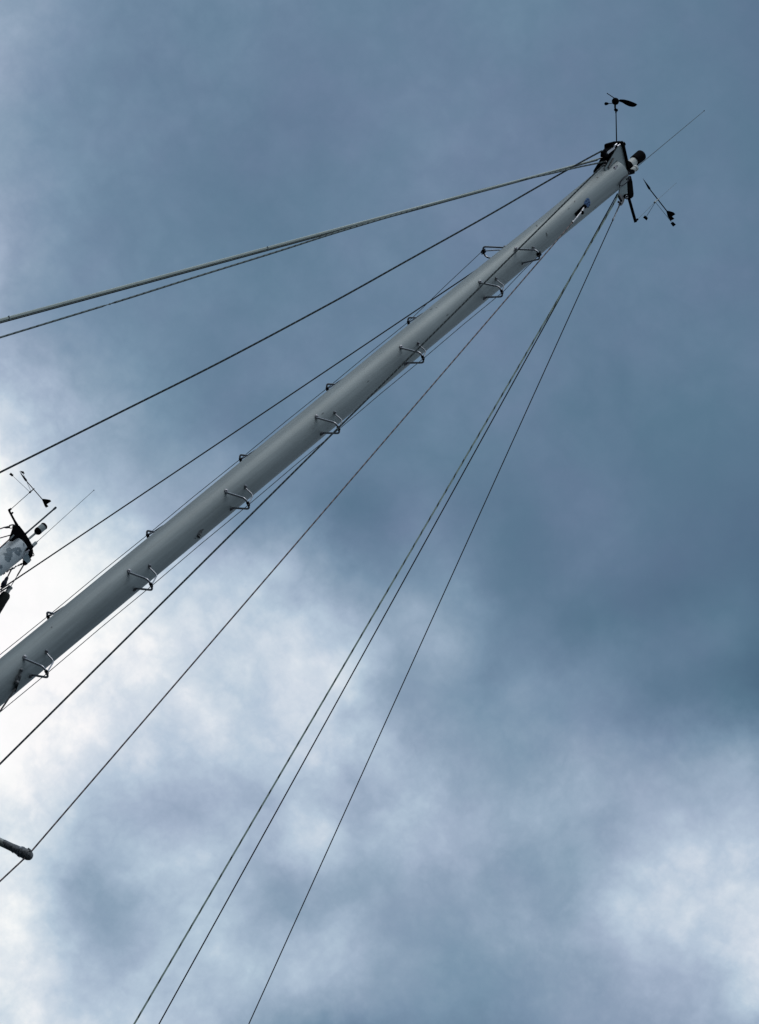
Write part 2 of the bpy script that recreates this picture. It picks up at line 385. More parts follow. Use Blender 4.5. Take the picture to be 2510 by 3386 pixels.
# ---------------------------------------------------------------- main mast
Z = Vector((0, 0, 1))
TOP = Vector((-0.66437, 11.01888, 12.15859))                    # centre of the mast top
_c = Vector((-TOP.x, -TOP.y, 0)).normalized()
def rotz(v_, deg): a = R(deg); return Vector((v_.x * math.cos(a) - v_.y * math.sin(a), v_.x * math.sin(a) + v_.y * math.cos(a), 0))
SIDE = rotz(_c, 18)                                              # athwartships, towards the camera
FORE = rotz(SIDE, -90)                                           # towards the bow
MAST_TOP = TOP
def L(f_, s_, up, o=None): return (o or MAST_TOP) + FORE * f_ + SIDE * s_ + Z * up
def fa(px, py, s_=0.0, o=None):                                  # on the fore-and-aft plane at side offset s_
    return at_plane(px, py, (o or MAST_TOP) + SIDE * s_, SIDE)
mast = empty('mast', (TOP.x, TOP.y, 0), 'tall grey metal mast with folding steps up both sides, crossing the whole picture', 'mast')

bm = NEW()
zs = [(-12.45, .1), (-9, .1), (-6, .1), (-4, .1), (-2.2, .0995), (-1.45, .099), (-1.2, .0965), (-1.0, .0945), (-0.75, .0945), (-0.5, .0955), (-0.2, .0965), (-0.004, .097), (0, .093)]
lathe(bm, TOP, Z, zs, 64)
finish('mast_tube', bm, M_MAST, mast)

def foot(bm, p, out, r=.011):
    """flattened, drilled end of a step rod, riveted to the mast"""
    out = out.normalized()
    lathe(bm, p - out * .002, out, [(0, r * 1.15), (.006, r * 1.15), (.0075, r * .9)], 14)
    lathe(bm, p, out, [(0, r * .45), (.011, r * .42), (.012, r * .2)], 10)
STEP_Z0, STEP_DZ = 6.445 - TOP.z, 0.8165
def mast_step(zc, sgn, kind=0):
    """one bent-rod step; sgn +1 towards the camera, -1 the far side (turned half round)"""
    o = Vector((TOP.x, TOP.y, TOP.z + zc))
    def q(f_, s_, up): return o + FORE * (f_ * sgn) + SIDE * (s_ * sgn) + Z * up
    a0 = q(.048, .090, 0); b0 = q(-.056, .085, -.008)
    if sgn > 0: c1 = q(-.010, .246, 0); c2 = q(-.078, .236, -.004)
    else: c1 = q(.002, .262, .01); c2 = q(-.072, .236, .01)
    if kind and sgn > 0: a0, c1, c2, b0 = q(.066, .085, 0), q(.028, .264, 0), q(-.036, .256, 0), q(-.038, .086, 0)
    if kind and sgn < 0: a0, c1, c2, b0 = q(-.078, .066, .05), q(-.120, .252, .05), q(-.048, .278, .05), q(.036, .09, .05)
    bm = NEW()
    tube(bm, rounded([a0, c1, c2, b0], .048, 7), .0062, 12)
    st = finish('mast_step', bm, M_STEEL, mast)
    bm = NEW(); foot(bm, a0 + Z * .010 - (c1 - a0) * .02, Vector((a0.x - TOP.x, a0.y - TOP.y, 0))); finish('mounting_foot', bm, M_FOOT, st)
    bm = NEW(); foot(bm, b0 - Z * .010 - (c2 - b0) * .02, Vector((b0.x - TOP.x, b0.y - TOP.y, 0))); finish('mounting_foot', bm, M_FOOT, st)
    m1 = (c1 + c2) * .5
    bm = NEW(); tube(bm, rounded([q(-.002, .098, .125), q(-.048, .165, .105), m1 + Z * .008], .022, 5), .0042, 10)
    finish('stay', bm, M_STEEL, st)
    bm = NEW(); foot(bm, q(.0, .0995, .132), q(.0, .0995, 0) - o, .009); finish('mounting_foot', bm, M_FOOT, st)
    bm = NEW(); ax = (c2 - c1).normalized()                      # lashing where the cord is tied
    tube(bm, [m1 - ax * .014, m1 - ax * .008, m1, m1 + ax * .008, m1 + ax * .014], [.0075, .0100, .0085, .0100, .0075], 10)
    if kind:
        for a in range(3): tube(bm, [m1 + ax * (.01 * a - .01) + SIDE * .014 * math.cos(t_) * sgn + Z * .018 * math.sin(t_) for t_ in [i * .6 for i in range(11)]], .0025, 6)
    finish('lashing', bm, M_BLACK, st)
    return m1 + (m1 - o).normalized() * .012
right_tips, left_tips = [], []
for i in range(-1, 6): right_tips.append(mast_step(STEP_Z0 + STEP_DZ * i, 1))
right_tips.append(mast_step(STEP_Z0 + STEP_DZ * 5.5, 1, 1))
for i in range(-1, 5): left_tips.append(mast_step(STEP_Z0 + STEP_DZ * (i + .5), -1))
left_tips.append(mast_step(STEP_Z0 + STEP_DZ * 5.5, -1, 1))
STEPGRP = None
for tips, lab, in ((right_tips, 'thin cord tied to the outer ends of the steps facing the camera'), (left_tips, 'thin cord tied to the outer ends of the steps behind the mast')):
    bm = NEW(); pts = [Vector((tips[0].x, tips[0].y, 1.2))]
    for a, c in zip(tips[:-1], tips[1:]): pts += [a, (a + c) * .5 + FORE * .003]
    pts.append(tips[-1])
    tube(bm, pts, .0021, 8)
    tag(finish('cord', bm, R_CORD), lab, 'cord')

# masthead crane on the bow side: cheek plates, sloping cap, sheaves
crane = bpy.data.objects.new('masthead_crane', None); col.objects.link(crane); crane.parent = mast; crane.location = L(.1, 0, 0) - mast.location
bpy.context.view_layer.update()
def sub(name, bm, m, par, **k):
    o = finish(name, bm, m, None, **k); o.parent = par; o.matrix_parent_inverse = par.matrix_world.inverted(); return o
for s_ in (.052, -.056):
    bm = NEW()
    prism(bm, [L(f_, s_, u_) for f_, u_ in ((.078, -.150), (.100, -.138), (.166, .082), (.152, .106), (.02, .052), (-.02, .03), (.0, .0), (.088, -.004))], SIDE * .007)
    sub('cheek_plate', bm, M_ALU if s_ > 0 else M_SHEAVE, crane, smooth=False)  # far cheek is in shade: that shade is put into its black colour
bm = NEW(); prism(bm, [L(.176, 0, .108), L(.150, 0, .116), L(-.045, 0, .046), L(-.05, 0, .036), L(.14, 0, .100), L(.176, 0, .094)], SIDE * .140)
sub('cap_plate', bm, M_SHEAVE, crane, smooth=False)
bm = NEW()                                                       # box that carries the sheaves; shade of the cavity put into its black
prism(bm, [fa(x, y, 0) for x, y in ((2011, 488), (2011, 475), (2016, 471), (2036, 469.5), (2053, 473), (2057, 480), (2044, 512), (2024, 546), (2014, 556), (2000, 551), (1998, 540), (2006, 524), (1998, 514), (1999, 500))], SIDE * .075)
sub('sheave_box', bm, M_SHEAVE, crane, smooth=False)
for s_, px, py, r_ in ((.034, 2001, 509, .0255), (-.036, 2003, 512, .0255), (0, 2002, 528, .020)):
    bm = NEW(); lathe(bm, fa(px, py, s_) - SIDE * .012, SIDE, [(0, r_), (.004, r_), (.008, r_ * .8), (.016, r_ * .8), (.020, r_), (.024, r_)], 24)
    sub('sheave', bm, M_BLACK, crane)
for px, py in ((2047.9, 469.4), (2060.6, 472.6)):
    bm = NEW(); c = fa(px, py, .03); lathe(bm, c - Z * .02, Z, [(0, .004), (.012, .004), (.013, .009), (.022, .009), (.024, .005)], 6)
    sub('bolt', bm, M_DSTEEL, crane)
bm = NEW()                                                       # silver strap and pin hanging in the crane
a = fa(2008, 506, .066); c = fa(2030, 489, .066)
prism(bm, [a + (FORE * .006 - Z * .004), c + (FORE * .006), c - (FORE * .007), a - (FORE * .007 + Z * .004)], SIDE * .014)
tube(bm, rounded([c, fa(2033, 481, .066), fa(2040, 476, .066)], .01), .006, 8)
tube(bm, [fa(2041, 484, .066), fa(2050, 478, .066)], .006, 8)
sub('strap', bm, M_STEEL, crane)
bm = NEW()                                                       # rigging clutter under the crane
for px, py, r_ in ((2003, 536, .010), (2012, 540, .009), (2009, 549, .011), (1999, 546, .008), (2018, 545, .007)): ball(bm, fa(px, py, .045), r_)
tube(bm, [fa(2013, 555, .062), fa(2030, 523, .062)], .005, 8)
sub('shackle', bm, M_DSTEEL, crane)

# aft plate with pin and the dark channel behind it
bm = NEW(); prism(bm, [fa(x, y, .02) for x, y in ((2046, 638), (2049, 618), (2072, 598), (2074, 640), (2066, 652), (2063, 663), (2057, 658))], SIDE * .008)
aft = finish('stay_plate', bm, M_ALU, mast, smooth=False)
bm = NEW(); lathe(bm, fa(2067, 650, .02), SIDE, [(-.02, .012), (-.018, .016), (.018, .016), (.020, .012)], 20)
finish('pin', bm, M_BLACK, aft)
bm = NEW(); c = fa(2072, 651, .044)
tube(bm, [c + FORE * .009 * math.cos(i * math.pi / 6) + Z * .012 * math.sin(i * math.pi / 6) for i in range(13)], .0016, 6, cap=False)
finish('split_ring', bm, M_STEEL, aft)
bm = NEW()
prism(bm, [fa(x, y, -.015) for x, y in ((2073, 583), (2078, 584), (2083, 603), (2087, 643), (2086, 652), (2080, 658), (2072, 645), (2068, 618), (2071, 600))], SIDE * .05)
finish('wind_vane_bracket', bm, M_SHEAVE, mast, smooth=False)

# tang where the near shroud is fixed, on its blue backing film
def surf(px, py, rr=.0995):
    """point on the mast's surface seen at this pixel (near side)"""
    d = ray(px, py); ox, oy = CAM.x - TOP.x, CAM.y - TOP.y
    A_ = d.x * d.x + d.y * d.y; B_ = 2 * (ox * d.x + oy * d.y); C_ = ox * ox + oy * oy - rr * rr
    disc = B_ * B_ - 4 * A_ * C_
    t_ = (-B_ - math.sqrt(max(disc, 0))) / (2 * A_)
    P_ = CAM + d * t_; return P_, Vector((P_.x - TOP.x, P_.y - TOP.y, 0)).normalized()
def patch(name, poly, m, lift=.0012, rr=.0955, parent=None, n=5):
    """thin film wrapped on the mast inside a pixel outline (fan)"""
    bm = NEW(); cx = sum(p_[0] for p_ in poly) / len(poly); cy = sum(p_[1] for p_ in poly) / len(poly)
    def vv(x, y):
        P_, N_ = surf(x, y, rr); return P_ + N_ * lift
    rings = [[bm.verts.new(vv(cx + (x - cx) * k / n, cy + (y - cy) * k / n)) for x, y in poly] for k in range(1, n + 1)]
    cv = bm.verts.new(vv(cx, cy)); N = len(poly)
    for i in range(N): bm.faces.new((cv, rings[0][i], rings[0][(i + 1) % N]))
    for k in range(n - 1):
        for i in range(N): bm.faces.new((rings[k][i], rings[k + 1][i], rings[k + 1][(i + 1) % N], rings[k][(i + 1) % N]))
    return finish(name, bm, m, parent or mast)
def circle(x, y, r_, n=10, e=1.0, a0=0): return [(x + r_ * math.cos(a0) * math.cos(t_) - r_ * e * math.sin(a0) * math.sin(t_), y + r_ * math.sin(a0) * math.cos(t_) + r_ * e * math.cos(a0) * math.sin(t_)) for t_ in [2 * math.pi * i / n for i in range(n)]]
film = patch('backing_film', [(1929, 680), (1932, 667), (1938, 657), (1944, 654), (1949, 658), (1952, 668), (1951, 678), (1946, 686), (1938, 686)], M_BLUE)
for x, y in ((1944, 661), (1938, 665), (1947, 669), (1941, 674), (1949, 678), (1944, 685), (1934, 675)):
    patch('hole', circle(x, y, 1.9, 8), M_BLACK, .0024, parent=film, n=2)
tang = bpy.data.objects.new('tang', None); col.objects.link(tang); tang.parent = mast
P0, N0 = surf(1930, 684, .0955); P1, N1 = surf(1912, 703, .0955)
tang.location = P0 - mast.location; bpy.context.view_layer.update()
bm = NEW(); T0 = (P1 - P0).normalized(); W0 = T0.cross(N0).normalized()
prism(bm, [P0 - T0 * .012 - W0 * .012, P0 - T0 * .012 + W0 * .012, P1 + T0 * .03 + W0 * .016, P1 + T0 * .03 - W0 * .012], N0 * .012)
sub('tang_plate', bm, M_SHEAVE, tang, smooth=False)
for c_ in (P0 + N0 * .014, P1 + N0 * .035 + W0 * -.006):
    bm = NEW(); ball(bm, c_, .0135, .8, N0); sub('bolt', bm, M_SHEAVE, tang)
SH_TOP = P1 + N0 * .03 - T0 * .004
bm = NEW(); tube(bm, [P0 + N0 * .012 + T0 * .015, SH_TOP], [.007, .010], 10)
sub('fork', bm, M_SWAGE, tang)
patch('sticker', circle(2035, 553, 8.5, 12, .62, -.55), M_FADED, .0010, .0965)
for x, y, r_ in ((2031, 555, 2.2), (2041, 549, 2.0), (2034, 559, 1.6)): patch('sticker', circle(x, y, r_, 7), M_SHEAVE, .0018, .0965, n=2)
SCR = [((1898, 664), (1900, 669), (1902, 669), (1901, 664)), ((1880, 688), (1881, 691), (1883, 691), (1882, 687)), ((1772, 744), (1775, 748), (1778, 748), (1776, 744)),
       ((1805, 769), (1808, 776), (1809, 784), (1810, 784), (1810, 775), (1807, 769)), ((1441, 1017), (1446, 1020), (1446, 1018), (1441, 1015)), ((1970, 586), (1975, 590), (1980, 588), (1976, 584))]
for poly in SCR: patch('scratch', list(poly), M_TAPE, .0010, .0985 if poly[0][0] < 1700 else .0955, n=2)
# torn fitting lower down the mast
bm = NEW()
for x, y, r_ in ((655, 1772, .007), (660, 1768, .006), (658, 1776, .006)):
    P_, N_ = surf(x, y, .1); ball(bm, P_ + N_ * .004, r_, 1.3, Z)
fit = finish('fitting', bm, M_TAPE, mast)
patch('fitting', [(653, 1766), (659, 1755), (663, 1752), (668, 1750), (674, 1749), (672, 1753), (668, 1757), (668, 1762), (662, 1766), (662, 1773), (656, 1777), (652, 1774)], M_TAPE, .0012, .1, n=2)
patch('hole', circle(645, 1779.5, 2.2, 7, .6, .9), M_BLACK, .0012, .1, n=2)
patch('hole', circle(171, 2074, 2.6, 8), M_TAPE, .001, .1, n=2)

# spreader towards the camera, its end taped round the shroud
SP_TIP = at_plane(92, 2827, TOP + SIDE * 1.05, SIDE)
SP_ROOT = Vector((TOP.x, TOP.y, SP_TIP.z - .05)) + SIDE * .09 + FORE * -.02
d_ = (SP_TIP - SP_ROOT)
bm = NEW(); tube(bm, [SP_ROOT + d_ * k for k in (0, .3, .6, .8, .93)], [.026, .024, .0215, .0195, .0185], 20)
spr = finish('spreader', bm, M_SPREADER, mast)
dn = d_.normalized(); up_ = (Z - dn * Z.z).normalized(); sd_ = dn.cross(up_)
bm = NEW()
prof = [(-.17, .0192), (-.12, .0194), (-.085, .0205), (-.06, .0225), (-.035, .0255), (-.015, .0270), (.006, .0255), (.020, .019), (.027, .006)]
lathe(bm, SP_TIP, dn, prof, 22)
for v_ in bm.verts:
    h = (v_.co - SP_TIP)
    k = 1 + .08 * math.sin(h.dot(dn) * 210 + h.dot(up_) * 90) * random.uniform(.3, 1)
    ax_ = SP_TIP + dn * h.dot(dn); v_.co = ax_ + (v_.co - ax_) * k
for k in range(6):
    a = random.uniform(-.13, -.02); th = random.uniform(0, 6.28); n_ = up_ * math.cos(th) + sd_ * math.sin(th)
    c = SP_TIP + dn * a + n_ * .022
    prism(bm, [c, c + dn * .012, c + dn * .010 + n_ * .014, c - dn * .002 + n_ * .010], sd_.cross(n_).normalized() * .0015 if False else dn.cross(n_) * .0015)
c = SP_TIP + dn * .004
prism(bm, [fa(91, 2807, 1.07), fa(94, 2803, 1.07), fa(101, 2808, 1.07), fa(105, 2818, 1.07), fa(100, 2818, 1.07), fa(96, 2811, 1.07)], SIDE * .004)
finish('taped_end', bm, M_TAPE, spr, sharp=60)
bm = NEW(); lathe(bm, SP_TIP - dn * .052, dn, [(0, .0262), (.001, .0272), (.008, .0282), (.009, .0272)], 22)
finish('clamp', bm, M_STEEL, spr)

# lower tang at the foot of the picture
LT, LN = surf(69, 2216, .1)
bm = NEW(); P1, N1 = surf(53, 2258, .1); T1 = (P1 - LT).normalized(); W1 = T1.cross(LN).normalized()
ball(bm, LT + LN * .008, .010)
tube(bm, [LT + LN * .006, LT + T1 * .04 + LN * .012], .006, 8)
prism(bm, [LT + T1 * .03 + W1 * .012, LT + T1 * .03 - W1 * .012, LT + T1 * .12 - W1 * .014, P1 - W1 * .010 , P1 + W1 * .014], LN * .022)
ball(bm, LT + T1 * .075 + LN * .016, .014, .8, LN)
finish('lower_tang', bm, M_TAPE, mast)

# ---------------------------------------------------------------- rigging lines of the near boat
DECK = 1.2
def down_to(a, c, z=DECK):
    d = (c - a); return a + d * ((z - a.z) / d.z)
def line(name, pts, r_, m, label, cat, seg=10, smooth_n=0):
    bm = NEW()
    if smooth_n: pts = curve_pts(pts, smooth_n)
    tube(bm, pts, r_, seg)
    return tag(finish(name, bm, m), label, cat)
# forestay inside its pale furling foil
fs_top = fa(1974, 528, -.01); fs_b = fa(0, 1062, -.01); fs_end = down_to(fs_top, fs_b)
st = empty('forestay', fs_end, 'pale furling foil on the uppermost stay, from masthead to left edge', 'forestay')
bm = NEW(); dirf = (fs_end - fs_top).normalized(); tot = (fs_end - fs_top).length
axA = (SIDE - dirf * SIDE.dot(dirf)).normalized(); axB = dirf.cross(axA)
secs = 120
# cross-section: a broad pale body, two luff grooves beside it and a narrow lip
prof = [(.0155, .001, 0), (.0125, .0062, 0), (.006, .0088, 0), (-.0015, .0086, 1), (-.0022, .0040, 1), (-.0050, .0040, 1), (-.0056, .0078, 0), (-.0086, .0068, 1), (-.0092, .0030, 1), (-.0120, .0026, 1), (-.0128, .0045, 1),
        (-.0150, .001, 1), (-.0150, -.001, 0), (-.0120, -.0050, 0), (-.0020, -.0086, 0), (.006, -.0088, 0), (.0125, -.0062, 0), (.0155, -.001, 0)]
rings = []
mid = fs_top.lerp(fs_end, .3); vd = (mid - CAM).normalized()
EU = vd.cross(dirf).normalized()
if EU.z < 0: EU = -EU
EU = (EU - dirf * EU.dot(dirf)).normalized(); EW = dirf.cross(EU)
if EW.dot(vd) > 0: EW = -EW
for i in range(secs + 1):
    s_ = i / secs; c = fs_top + dirf * (tot * s_)
    ang = R(62) * max(0, 1 - s_ / .25) ** 1.1
    ex = EU * math.cos(ang) + EW * math.sin(ang); ey = EW * math.cos(ang) - EU * math.sin(ang)
    rings.append([bm.verts.new(c + (ex * a + ey * b_) * (.90 - .18 * max(0, 1 - s_ / .3))) for a, b_, _ in prof])
N = len(prof)
for i in range(secs):
    for k in range(N):
        f = bm.faces.new((rings[i][k], rings[i][(k + 1) % N], rings[i + 1][(k + 1) % N], rings[i + 1][k]))
        f.material_index = prof[k][2]
bm.faces.new(rings[0][::-1]); bm.faces.new(rings[-1])
finish('foil', bm, [M_FOIL, M_GROOVE], st)
bm = NEW(); tube(bm, [fa(2000, 519, -.01), fs_top - dirf * -.1], .005, 10); finish('wire', bm, M_DSTEEL, st)
bm = NEW(); tube(bm, [fs_top - dirf * .0 , fs_top + dirf * .26], .0085, 12); finish('swivel', bm, M_DSTEEL, st)
for px, py in ((885, 824), (30, 1054)):
    c = fa(px, py, -.01); bm = NEW(); box(bm, c + EW * .0045 + EU * .003, dirf, EU, EW, .004, .027, .009); finish('joint', bm, M_ROD, st)
# rope beside the foil, wound loosely round it
pts = [fa(x, y, s_) for x, y, s_ in ((1999, 535, .01), (1911, 553, .02), (1830, 572, .025), (1740, 592, .0), (1640, 615, -.03), (1500, 653, -.03), (1380, 690, 0), (1240, 731, .03), (1087, 777, .03), (904, 836, .03), (640, 918, .03), (380, 1000, .03), (0, 1116, .03))]
pts.append(down_to(pts[-2], pts[-1]))
line('halyard', pts, .0058, R_GREYFLECK, 'grey flecked rope running just under the pale furling foil', 'halyard', smooth_n=6)
# fore halyard, sagging a little
pts = [fa(x, y, .02) for x, y in ((1990, 499), (1911, 542), (1750, 634), (1603, 719), (1350, 860), (1101, 999), (737, 1193), (400, 1362), (0, 1562))]
pts.append(down_to(pts[-2], pts[-1]))
line('halyard', pts, .0056, R_BLACKFLECK, 'dark flecked rope sagging left from the masthead, next line below the pale foil', 'halyard', smooth_n=6)
# far side shroud
top_ = L(0, -.095, -.53); c = at_plane(38, 1925, TOP - SIDE * .85, SIDE)
line('shroud', [top_, c, down_to(top_, c)], .0042, R_DARK, 'dark wire from behind the tall mast, passing just below the background masthead', 'shroud')
# halyard that crosses the face of the mast
a = fa(1996, 544, .06); c = at_plane(0, 2526, TOP + SIDE * .95, SIDE)
line('halyard', [a, c, down_to(a, c)], .0052, R_BLACKFLECK, 'dark flecked rope crossing diagonally over the face of the tall mast', 'halyard')
bm = None
# near shroud over the spreader end
SP_T = at_plane(104, 2815, TOP + SIDE * 1.05, SIDE)
lo = at_plane(0, 2914, TOP + SIDE * 1.10, SIDE)
d0 = (SP_T - SH_TOP).normalized()
bm = NEW(); tube(bm, [SH_TOP + d0 * .06, SH_TOP + d0 * .33, SP_T, at_plane(77.5, 2841.7, TOP + SIDE * 1.06, SIDE), lo, Vector((lo.x, lo.y, DECK)) + SIDE * .12 - FORE * .05], .0042, 10)
sh = tag(finish('shroud', bm, R_WIRE), 'brownish wire from the blue-backed tang, held out by the taped spreader end', 'shroud')
bm = NEW(); tube(bm, [SH_TOP, SH_TOP + d0 * .02, SH_TOP + d0 * .125, SH_TOP + d0 * .13, SH_TOP + d0 * .142], [.009, .0066, .0062, .0088, .008], 14)
finish('wire_terminal', bm, M_SWAGE, sh)
# lower shroud at the bottom of the mast in view
a = LT + T1 * .11 + LN * .02; c = at_plane(0, 2352, TOP + SIDE * .30, SIDE)
line('shroud', [a, c, down_to(a, c)], .0048, R_DARK, 'short length of dark wire on the lower mast tang at the left edge', 'shroud')
# aft: pale flecked rope, black rope and backstay wire
a = fa(2036, 652, .05); c = fa(444, 3386, .05)
a = a + (c - a).normalized() * .0
line('halyard', [fa(2044, 643, .03), fa(2036, 662, .05), fa(1991.6, 740, .05), fa(1849, 983, .05), c, down_to(fa(1849, 983, .05), c)], .0054, R_LIGHTFLECK, 'pale rope with black flecks running from masthead to bottom edge', 'halyard')
a = fa(2042, 640, .0); c = fa(526, 3386, .0)
line('halyard', [a, fa(2026, 669, 0), c, down_to(a, c)], [.0062, .0058, .0032, .0032] if False else .0040, R_DARK, 'solid black rope running close beside the pale flecked rope to the bottom edge', 'halyard')
bs0 = fa(2050, 676, .02); bse = fa(823, 3386, .02); dbs = (bse - bs0).normalized()
bm = NEW(); tube(bm, [bs0 + dbs * .10, bse, down_to(bs0, bse)], .0034, 10)
bs = tag(finish('backstay', bm, R_DARK), 'thin dark wire with a bright terminal, rightmost of the lines to the bottom edge', 'backstay')
bm = NEW(); tube(bm, [bs0, bs0 + dbs * .01, bs0 + dbs * .12, bs0 + dbs * .125, bs0 + dbs * .14], [.008, .0052, .0048, .0075, .006], 12); finish('wire_terminal', bm, M_SWAGE, bs)
bm = NEW(); prism(bm, [fa(x, y, .02) for x, y in ((2041, 641), (2047, 641), (2062, 658), (2060, 668), (2053, 680), (2048, 677), (2054, 664))], SIDE * .022)
ball(bm, fa(2046, 668, .04), .009); ball(bm, fa(2052, 672, .04), .010); finish('toggle', bm, M_DSTEEL, bs)

# ---------------------------------------------------------------- masthead instruments, near boat
# wind sensor: sloping arm, hub with cups and a broad vane blade
s_ = 0.0
pB = fa(2039, 470, s_); pT = fa(2034.3, 352, s_); zT = fa(2035, 335, s_).z
ws = empty('wind_sensor', pB, 'black wind sensor with broad blade and cups on a thin arm above the mast', 'wind sensor')
bm = NEW(); tube(bm, [pB, fa(2037, 373, s_)], [.0042, .0034], 10); finish('arm', bm, M_BLACK, ws)
bm = NEW(); hub = fa(2035, 335, s_)
ball(bm, hub, .0255, .95, Z, 22, 12); tube(bm, [fa(2034, 347, s_), fa(2034, 358, s_), fa(2035, 362, s_)], [.0065, .0060, .0035], 10)
tube(bm, [fa(2036, 360, s_), fa(2037, 374, s_)], [.0045, .005], 10)
finish('hub', bm, M_BLACK, ws)
def hz(px, py, z): return at_h(px, py, z)
bm = NEW()
poly = [(2046, 331), (2050, 328.6), (2064, 329.2), (2078, 332.5), (2092, 337.5), (2102, 342), (2107.3, 345.8), (2103, 350.5), (2098, 352.8), (2091, 353.4), (2081, 351.4), (2070, 346.5), (2058, 339), (2046, 335)]
prism(bm, [hz(x, y, zT + .012) for x, y in poly], Z * .003); finish('vane_blade', bm, M_BLACK, ws, smooth=False)
bm = NEW(); a = hz(2031, 324, zT + .012); c = hz(2008, 309, zT + .012); tube(bm, [hz(2034, 331, zT + .012), a, c], [.004, .0032, .0026], 8); ball(bm, c, .0036); finish('counterweight_rod', bm, M_BLACK, ws)
for (ax_, ay_, cx_, cy_, e) in ((2026, 341.5, 2003, 343, 1.5), (2035, 348, 2037, 366.5, 1.15), (2041, 322, 2047, 312, 0)):
    if not e: continue
    a = hz(ax_, ay_, zT - .018); c = hz(cx_, cy_, zT - .018); bm = NEW()
    tube(bm, [a, c], .0024, 8)
    dd = (c - a).normalized(); n_ = dd.cross(Z)
    lathe(bm, c - dd * .006, dd if e > 1.3 else n_, [(-.014 * e, .002), (-.009 * e, .007), (0, .0108), (.008, .0108), (.013, .007), (.015, .002)], 16)
    finish('cup', bm, M_BLACK, ws)

# anchor light on the masthead
lb = at_plane(2075, 551, TOP, SIDE); lt = at_plane(2116, 519, TOP, SIDE)
lb = Vector((lb.x, lb.y, lb.z)); hgt = lt.z - lb.z + .02
lt_e = empty('masthead_light', lb, 'white masthead light with a fat black cap on top of the tall mast', 'light')
bm = NEW(); lathe(bm, lb - Z * .05, Z, [(0, .026), (.03, .030), (.045, .039), (.066, .039), (.07, .033)], 28); finish('base', bm, M_BLACK, lt_e)
bm = NEW(); lathe(bm, lb, Z, [(.02, .0305), (.085, .0305)], 28); finish('lens', bm, M_WHITE, lt_e)
bm = NEW(); lathe(bm, lb, Z, [(.080, .031), (.086, .0375), (.15, .0395), (.168, .0395), (.173, .036)], 30); finish('cap', bm, M_BLACK, lt_e)

# whip antenna on its bracket
vb = fa(2088, 567, .06); vt = fa(2328.8, 366.3, .06)
vdir = (vt - vb).normalized()
va = empty('whip_antenna', vb, 'long thin whip antenna with white base beside the masthead light', 'antenna')
bm = NEW(); lathe(bm, vb, vdir, [(0, .017), (.005, .019), (.040, .019), (.042, .022), (.056, .022), (.058, .010), (.066, .008)], 24); finish('base', bm, M_WHITE, va)
bm = NEW(); tube(bm, [vb + vdir * .05, vb + vdir * .5, vt], [.0024, .0020, .0016], 8); ball(bm, vt, .0042); finish('whip', bm, M_WHIP, va)
bm = NEW()
prism(bm, [fa(x, y, .06) for x, y in ((2060, 574), (2062, 564), (2074, 561), (2086, 562), (2092, 567), (2091, 576), (2084, 578), (2070, 577), (2063, 585))], SIDE * .045)
finish('bracket', bm, M_SHEAVE, va, smooth=False)
bm = NEW()
ball(bm, fa(2078, 573, .088), .012, .7); ball(bm, fa(2077, 588, .075), .013); ball(bm, fa(2071, 592, .075), .010)
tube(bm, curve_pts([fa(x, y, .095) for x, y in ((2079, 577), (2064, 588), (2053, 602), (2049, 612), (2056, 614), (2068, 607), (2077, 597), (2080, 588))], 5), .0038, 8)
tube(bm, [fa(2049, 612, .09), fa(2048, 621, .09)], .003, 6)
finish('cable', bm, mat('blue_black_cable', (0.015, 0.015, 0.035), .5), va)

# wind indicator (arrow) aft
arm0 = fa(2078, 650, -.02); arm1 = fa(2102, 735, -.02)
wi = empty('wind_indicator', arm0, 'black arrow wind indicator with two square tabs on an arm beside the tall mast', 'wind indicator', 'arrow wind indicators on mastheads')
bm = NEW(); tube(bm, [arm0, arm1], .0105, 14)
tube(bm, [arm1 - (arm1 - arm0).normalized() * .012, fa(2109, 725, -.02)], [.009, .007], 10); finish('arm', bm, M_BLACK, wi)
rb = fa(2110, 724, -.02); rt = fa(2165, 669, -.02); hz0 = rt.z
bm = NEW(); tube(bm, [rb, rt], .0013, 6); tube(bm, [rt, fa(2237, 604.4, -.02)], .0011, 6); finish('rod', bm, M_ROD, wi)
bm = NEW(); ball(bm, rt, .0075, 1.3, rt - rb); tube(bm, [rt, fa(2180, 656, -.02)], [.0045, .004], 8); finish('pivot', bm, M_LENS, wi)
za = fa(2175.4, 659, -.02).z
def arrow(parent, pts_head, pts_shaft, tail, z, m=M_BLACK):
    bm = NEW()
    tube(bm, [hz(x, y, z) for x, y, _ in pts_head], [r_ for _, _, r_ in pts_head], 10)
    a, c = pts_shaft; tube(bm, [hz(*a, z), hz(*c, z)], .0037, 8)
    prism(bm, [hz(x, y, z) for x, y in tail], Z * .002)
    return finish('arrow', bm, m, parent)
arrow(wi, [(2125.7, 590, .0008), (2135, 604, .004), (2144, 618, .0078), (2147.5, 623.5, .0080), (2150.5, 627.5, .0035)], ((2149, 626), (2206, 699)),
      [(2203, 696), (2214, 698), (2226, 701.5), (2233.4, 708.4), (2222.6, 716), (2230, 723.7), (2216.5, 731), (2208, 715)], za)
for hub_, tabp in (((2165.5, 671), [(2132.5, 712), (2126.5, 719), (2138.5, 729), (2142.5, 721)]), ((2168, 669), [(2225, 733), (2217.5, 738), (2226, 749.5), (2235, 743)])):
    cx_ = sum(q[0] for q in tabp) / 4; cy_ = sum(q[1] for q in tabp) / 4
    bm = NEW(); tube(bm, [hz(*hub_, hz0), hz(cx_, cy_, hz0)], .0017, 6); ar = finish('tab_arm', bm, M_ROD, wi)
    bm = NEW(); prism(bm, [hz(x, y, hz0) for x, y in tabp], Z * .002); finish('tab', bm, M_BLACK, ar, smooth=False)

